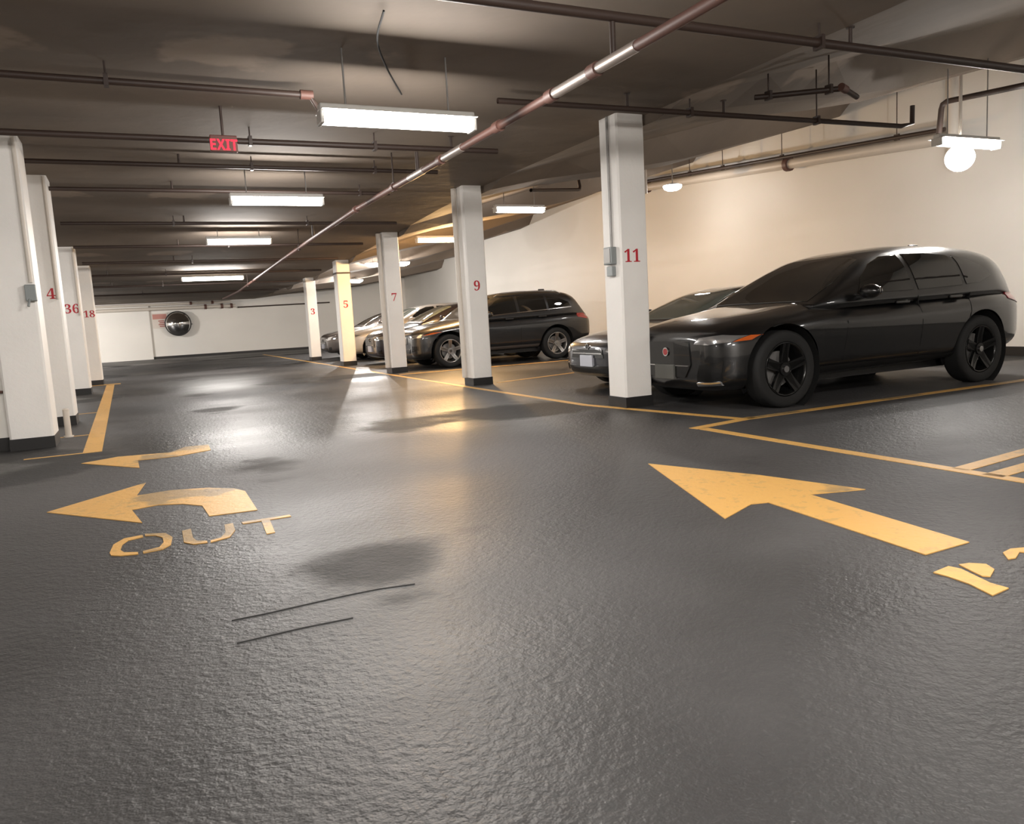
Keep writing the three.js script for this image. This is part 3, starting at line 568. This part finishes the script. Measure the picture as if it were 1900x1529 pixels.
  for (const wx of p.axles) for (const s of [1, -1]) {
    const w = new THREE.Group(); w.name = 'wheel'; w.position.set(wx, R, s * (p.track - .13)); if (s < 0) w.rotation.y = Math.PI; t.add(w);
    part('tire', tireG, M.rubber, w); part('rim', rimG[0], p.rimMat, w); part('spokes', spokeG, p.rimMat, w); part('hub', hubG, p.rimMat, w); part('brake_disc', discG, M.conduit, w); part('center_cap', capG, M.chrome, w);
    const lin_ = new THREE.CylinderGeometry(p.arch - .004, p.arch - .004, .34, 40, 1, true, 0, Math.PI * 1.2).rotateX(Math.PI / 2).rotateZ(-Math.PI * .1 + Math.PI * 0).translate(0, 0, -.06);
    part('arch_liner', lin_, M.rubber, t).position.copy(w.position);
  }
  return t;
}
const suvBase = {
  L: 4.64, R: .38, arch: .445, rimK: .70, axles: [.74, 3.66], track: .935, tumble: .26, cabin: .55,
  width: [[0, .50], [.03, .64], [.10, .76], [.25, .85], [.55, .91], [1.0, .935], [2.4, .945], [3.75, .945], [4.15, .91], [4.42, .83], [4.58, .70], [4.64, .55]],
  top: [[0, .69], [.04, .765], [.12, .82], [.35, .89], [.8, .965], [1.35, 1.03], [1.8, 1.02], [3.0, 1.05], [4.0, 1.08], [4.36, 1.06], [4.56, .98], [4.64, .86]],
  bottom: [[0, .32], [.05, .23], [.15, .185], [.4, .175], [1.3, .23], [3.4, .26], [4.1, .30], [4.48, .38], [4.64, .50]],
  roof: [[1.16, .985], [1.3, 1.06], [1.6, 1.24], [1.9, 1.40], [2.15, 1.50], [2.5, 1.565], [2.9, 1.595], [3.4, 1.59], [3.85, 1.56], [4.12, 1.52], [4.30, 1.475], [4.345, 1.40], [4.40, 1.22], [4.5, .99]],
  belt: [[1.1, .96], [1.6, 1.0], [3.0, 1.03], [4.0, 1.05], [4.6, .95]],
  glassWidth: [[1.1, .80], [1.5, .87], [2.2, .89], [3.4, .89], [4.0, .86], [4.3, .80], [4.5, .70]],
  windows: [[[1.78, 1.075], [2.60, 1.085], [2.60, 1.475], [2.36, 1.46], [2.12, 1.38], [1.9, 1.235]], [[2.68, 1.085], [3.40, 1.11], [3.42, 1.36], [3.36, 1.455], [3.05, 1.48], [2.68, 1.48]], [[3.47, 1.115], [3.70, 1.13], [3.98, 1.21], [3.95, 1.28], [3.70, 1.39], [3.45, 1.445], [3.47, 1.36]]],
  windshield: [[1.24, -.70], [1.24, .70], [1.6, .70], [2.08, .58], [2.08, -.58], [1.6, -.70]],
  rearGlass: [[4.27, -.5], [4.27, .5], [4.38, .55], [4.38, -.55]],
  seams: [[[1.50, .34], [1.508, .34], [1.56, .95], [1.552, .95]], [[2.636, .32], [2.644, .32], [2.652, 1.02], [2.644, 1.02]], [[3.40, .72], [3.408, .72], [3.50, 1.02], [3.492, 1.02]]],
  sill: [[1.22, .30], [3.26, .31], [3.26, .37], [1.22, .37]],
  head: [[.44, .665], [.62, .655], [.80, .68], [.855, .735], [.72, .75], [.50, .725]],
  tailLight: [[4.18, .93], [4.48, .87], [4.54, .92], [4.40, 1.0], [4.18, 1.0]],
  mirrorAt: [1.78, 1.06], handles: [[2.38, .96], [3.22, .985]], spokes: 5, spokeW: .07, split: true,
};
// black SUV by column 11
makeCar({ ...suvBase, name: 'suv', label: 'glossy black SUV with black wheels parked beside column 11', x: 4.93, z: -6.69,
  paint: paint(.007, .007, .0075, .2), rimMat: M.rimBlack, trim: null,
  grilles: [[[-.36, .69], [-.39, .46], [-.30, .33], [.30, .33], [.39, .46], [.36, .69]]],
  bars: [[[-.38, .452], [-.35, .442], [.35, .442], [.38, .452]]],
  intakes: [[[.46, .28], [.74, .30], [.76, .50], [.52, .46]]], blades: [[[.46, .245], [.73, .262], [.73, .298], [.46, .282]]],
  signal: [[.81, .68], [.87, .69], [.885, .735], [.86, .737]],
  plateAt: [.38, -.02, .32, .15], plateMat: M.plateGrey, badge: [.585, 0, .045], badgeMat: M.tail, fin: 3.7 });
// dark grey crossover beyond column 9
makeCar({ ...suvBase, name: 'crossover', label: 'dark grey crossover with silver wheels and roof rails beyond column 9', x: 5.25, z: -16.75,
  L: 4.45, axles: [.78, 3.40], R: .36, arch: .43, track: .90,
  width: suvBase.width.map(([a, b]) => [a * 4.45 / 4.64, b * .965]), top: suvBase.top.map(([a, b]) => [a * 4.45 / 4.64, b]), bottom: suvBase.bottom.map(([a, b]) => [a * 4.45 / 4.64, b + .01]),
  roof: [[1.08, .985], [1.2, 1.06], [1.45, 1.25], [1.7, 1.41], [1.95, 1.51], [2.3, 1.57], [2.8, 1.595], [3.4, 1.58], [3.8, 1.54], [4.02, 1.46], [4.16, 1.24], [4.3, .99]], belt: suvBase.belt.map(([a, b]) => [a * 4.45 / 4.64, b]), glassWidth: suvBase.glassWidth.map(([a, b]) => [a * 4.45 / 4.64, b * .96]),
  windows: [[[1.66, 1.075], [2.44, 1.085], [2.44, 1.475], [2.2, 1.46], [1.98, 1.38], [1.76, 1.235]], [[2.51, 1.085], [3.2, 1.11], [3.2, 1.455], [2.9, 1.48], [2.51, 1.48]], [[3.26, 1.115], [3.5, 1.13], [3.84, 1.21], [3.82, 1.28], [3.55, 1.40], [3.26, 1.45]]],
  windshield: [[1.16, -.68], [1.16, .68], [1.45, .68], [1.9, .56], [1.9, -.56], [1.45, -.68]], rearGlass: null,
  seams: [[[1.42, .36], [1.428, .36], [1.46, .95], [1.452, .95]], [[2.474, .34], [2.482, .34], [2.49, 1.02], [2.482, 1.02]]],
  sill: [[1.24, .30], [2.96, .31], [2.96, .375], [1.24, .375]], sillMat: M.pipeSteel,
  trim: [[1.62, 1.045], [3.86, 1.165], [3.86, 1.182], [1.62, 1.062]], trimMat: M.chrome,
  tailLight: [[3.98, .93], [4.28, .88], [4.33, .94], [4.18, 1.02], [3.98, 1.02]],
  paint: paint(.028, .029, .031, .4), rimMat: M.rimSilver, grilles: [[[-.32, .72], [-.33, .54], [-.04, .52], [-.04, .73]], [[.04, .73], [.04, .52], [.33, .54], [.32, .72]], [[-.5, .44], [-.45, .34], [.45, .34], [.5, .44]]],
  bars: [-.26, -.18, -.1, .1, .18, .26].map(z => [[z - .012, .70], [z - .012, .55], [z + .012, .55], [z + .012, .70]]),
  intakes: [[[.55, .38], [.74, .40], [.74, .5], [.58, .5]]], signal: [[.79, .72], [.85, .735], [.87, .775], [.84, .775]], plateAt: [.46, 0, .31, .11],
  mirrorAt: [1.66, 1.06], handles: [[2.22, .97], [3.05, .99]], rails: [2.0, 3.7, .56], railMat: M.chrome, badge: [.78, 0, .035], fin: 3.5, spokes: 5, spokeW: .055 });
const sedanBase = {
  L: 4.55, R: .325, arch: .385, rimK: .68, axles: [.86, 3.56], track: .88, tumble: .30, cabin: .48,
  width: [[0, .42], [.04, .58], [.12, .70], [.3, .80], [.6, .86], [1.0, .885], [2.4, .895], [3.7, .89], [4.15, .85], [4.4, .76], [4.52, .62], [4.55, .5]],
  top: [[0, .56], [.04, .62], [.12, .665], [.35, .73], [.8, .80], [1.3, .87], [1.8, .89], [3.0, .92], [3.8, .95], [4.2, .95], [4.48, .88], [4.55, .76]],
  bottom: [[0, .30], [.05, .22], [.15, .18], [.4, .17], [1.3, .19], [3.4, .20], [4.2, .24], [4.5, .34], [4.55, .42]],
  roof: [[1.12, .83], [1.3, .93], [1.6, 1.08], [1.95, 1.21], [2.3, 1.28], [2.7, 1.30], [3.1, 1.27], [3.5, 1.17], [3.85, 1.03], [4.05, .93]],
  belt: [[1.1, .80], [1.6, .86], [3.0, .89], [4.05, .90]], glassWidth: [[1.1, .72], [1.5, .80], [2.2, .83], [3.2, .82], [3.8, .74], [4.05, .66]],
  windows: [[[1.7, .93], [2.45, .945], [2.45, 1.20], [2.2, 1.185], [1.95, 1.11]], [[2.52, .945], [3.2, .965], [3.45, 1.02], [3.3, 1.12], [2.95, 1.195], [2.52, 1.205]]],
  windshield: [[1.22, -.66], [1.22, .66], [1.6, .64], [2.05, .52], [2.05, -.52], [1.6, -.64]], rearGlass: [[3.2, -.48], [3.2, .48], [3.85, .58], [3.85, -.58]],
  seams: [[[1.5, .3], [1.508, .3], [1.55, .84], [1.542, .84]], [[2.476, .28], [2.484, .28], [2.492, .88], [2.484, .88]]],
  sill: [[1.28, .215], [3.14, .22], [3.14, .265], [1.28, .265]],
  head: [[.42, .53], [.58, .50], [.76, .54], [.80, .60], [.66, .61], [.48, .575]],
  tailLight: [[4.1, .80], [4.4, .76], [4.44, .80], [4.3, .88], [4.1, .88]],
  mirrorAt: [1.66, .92], handles: [[2.25, .81], [3.1, .83]], spokes: 7, spokeW: .05,
  grilles: [[[-.36, .55], [-.40, .44], [.40, .44], [.36, .55]], [[-.5, .34], [-.46, .24], [.46, .24], [.5, .34]]],
  bars: [[[-.36, .505], [-.37, .49], [.37, .49], [.36, .505]]], intakes: [[[.56, .27], [.68, .29], [.68, .38], [.58, .36]]], plateAt: [.40, 0, .31, .15],
};
makeCar({ ...sedanBase, name: 'sedan', label: 'dark low sedan with white front plate between black SUV and column 9', x: 5.30, z: -8.92, paint: paint(.035, .035, .042, .4), rimMat: M.rimSilver, screen: M.screen, badge: [.585, 0, .04] });
makeCar({ ...sedanBase, name: 'dark_car', label: 'shiny purple black car with nose showing beside column 7', x: 5.25, z: -19.5, paint: paint(.016, .013, .02, .3), rimMat: M.rimSilver, screen: M.screen,
  top: sedanBase.top.map(([a, b]) => [a, b + .12]), roof: sedanBase.roof.map(([a, b]) => [a, b + .15]), belt: sedanBase.belt.map(([a, b]) => [a, b + .12]), windows: sedanBase.windows.map(w => w.map(([a, b]) => [a, b + .13])), head: sedanBase.head.map(([a, b]) => [a, b + .1]), grilles: [[[-.36, .66], [-.40, .44], [.40, .44], [.36, .66]]], mirrorAt: [1.66, 1.05], handles: [[2.25, .92], [3.1, .94]], badge: [.62, 0, .05] });
makeCar({ ...suvBase, name: 'crossover', label: 'pale silver crossover parked between columns 5 and 7', x: 5.35, z: -22.75, paint: paint(.52, .48, .44, .3), rimMat: M.rimSilver, screen: M.screen, 
  roof: suvBase.roof.map(([a, b]) => [a, b - .06]), windows: suvBase.windows.map(w => w.map(([a, b]) => [a, b - .03])), grilles: [[[-.36, .72], [-.38, .55], [.38, .55], [.36, .72]]], intakes: [[[.5, .34], [.72, .36], [.72, .48], [.54, .46]]], plateAt: [.46, 0, .31, .15], badge: [.64, 0, .05], R: .35, arch: .42 });
makeCar({ ...sedanBase, name: 'sedan', label: 'grey beige sedan parked between columns 3 and 5', x: 5.25, z: -25.1, paint: paint(.14, .12, .11, .5), rimMat: M.rimSilver, badge: [.585, 0, .04],
  top: sedanBase.top.map(([a, b]) => [a, b + .1]), roof: sedanBase.roof.map(([a, b]) => [a, b + .12]), belt: sedanBase.belt.map(([a, b]) => [a, b + .1]), windows: sedanBase.windows.map(w => w.map(([a, b]) => [a, b + .11])), head: sedanBase.head.map(([a, b]) => [a, b + .08]), mirrorAt: [1.66, 1.03], handles: [[2.25, .9], [3.1, .92]] });

renderer.render(scene, camera);
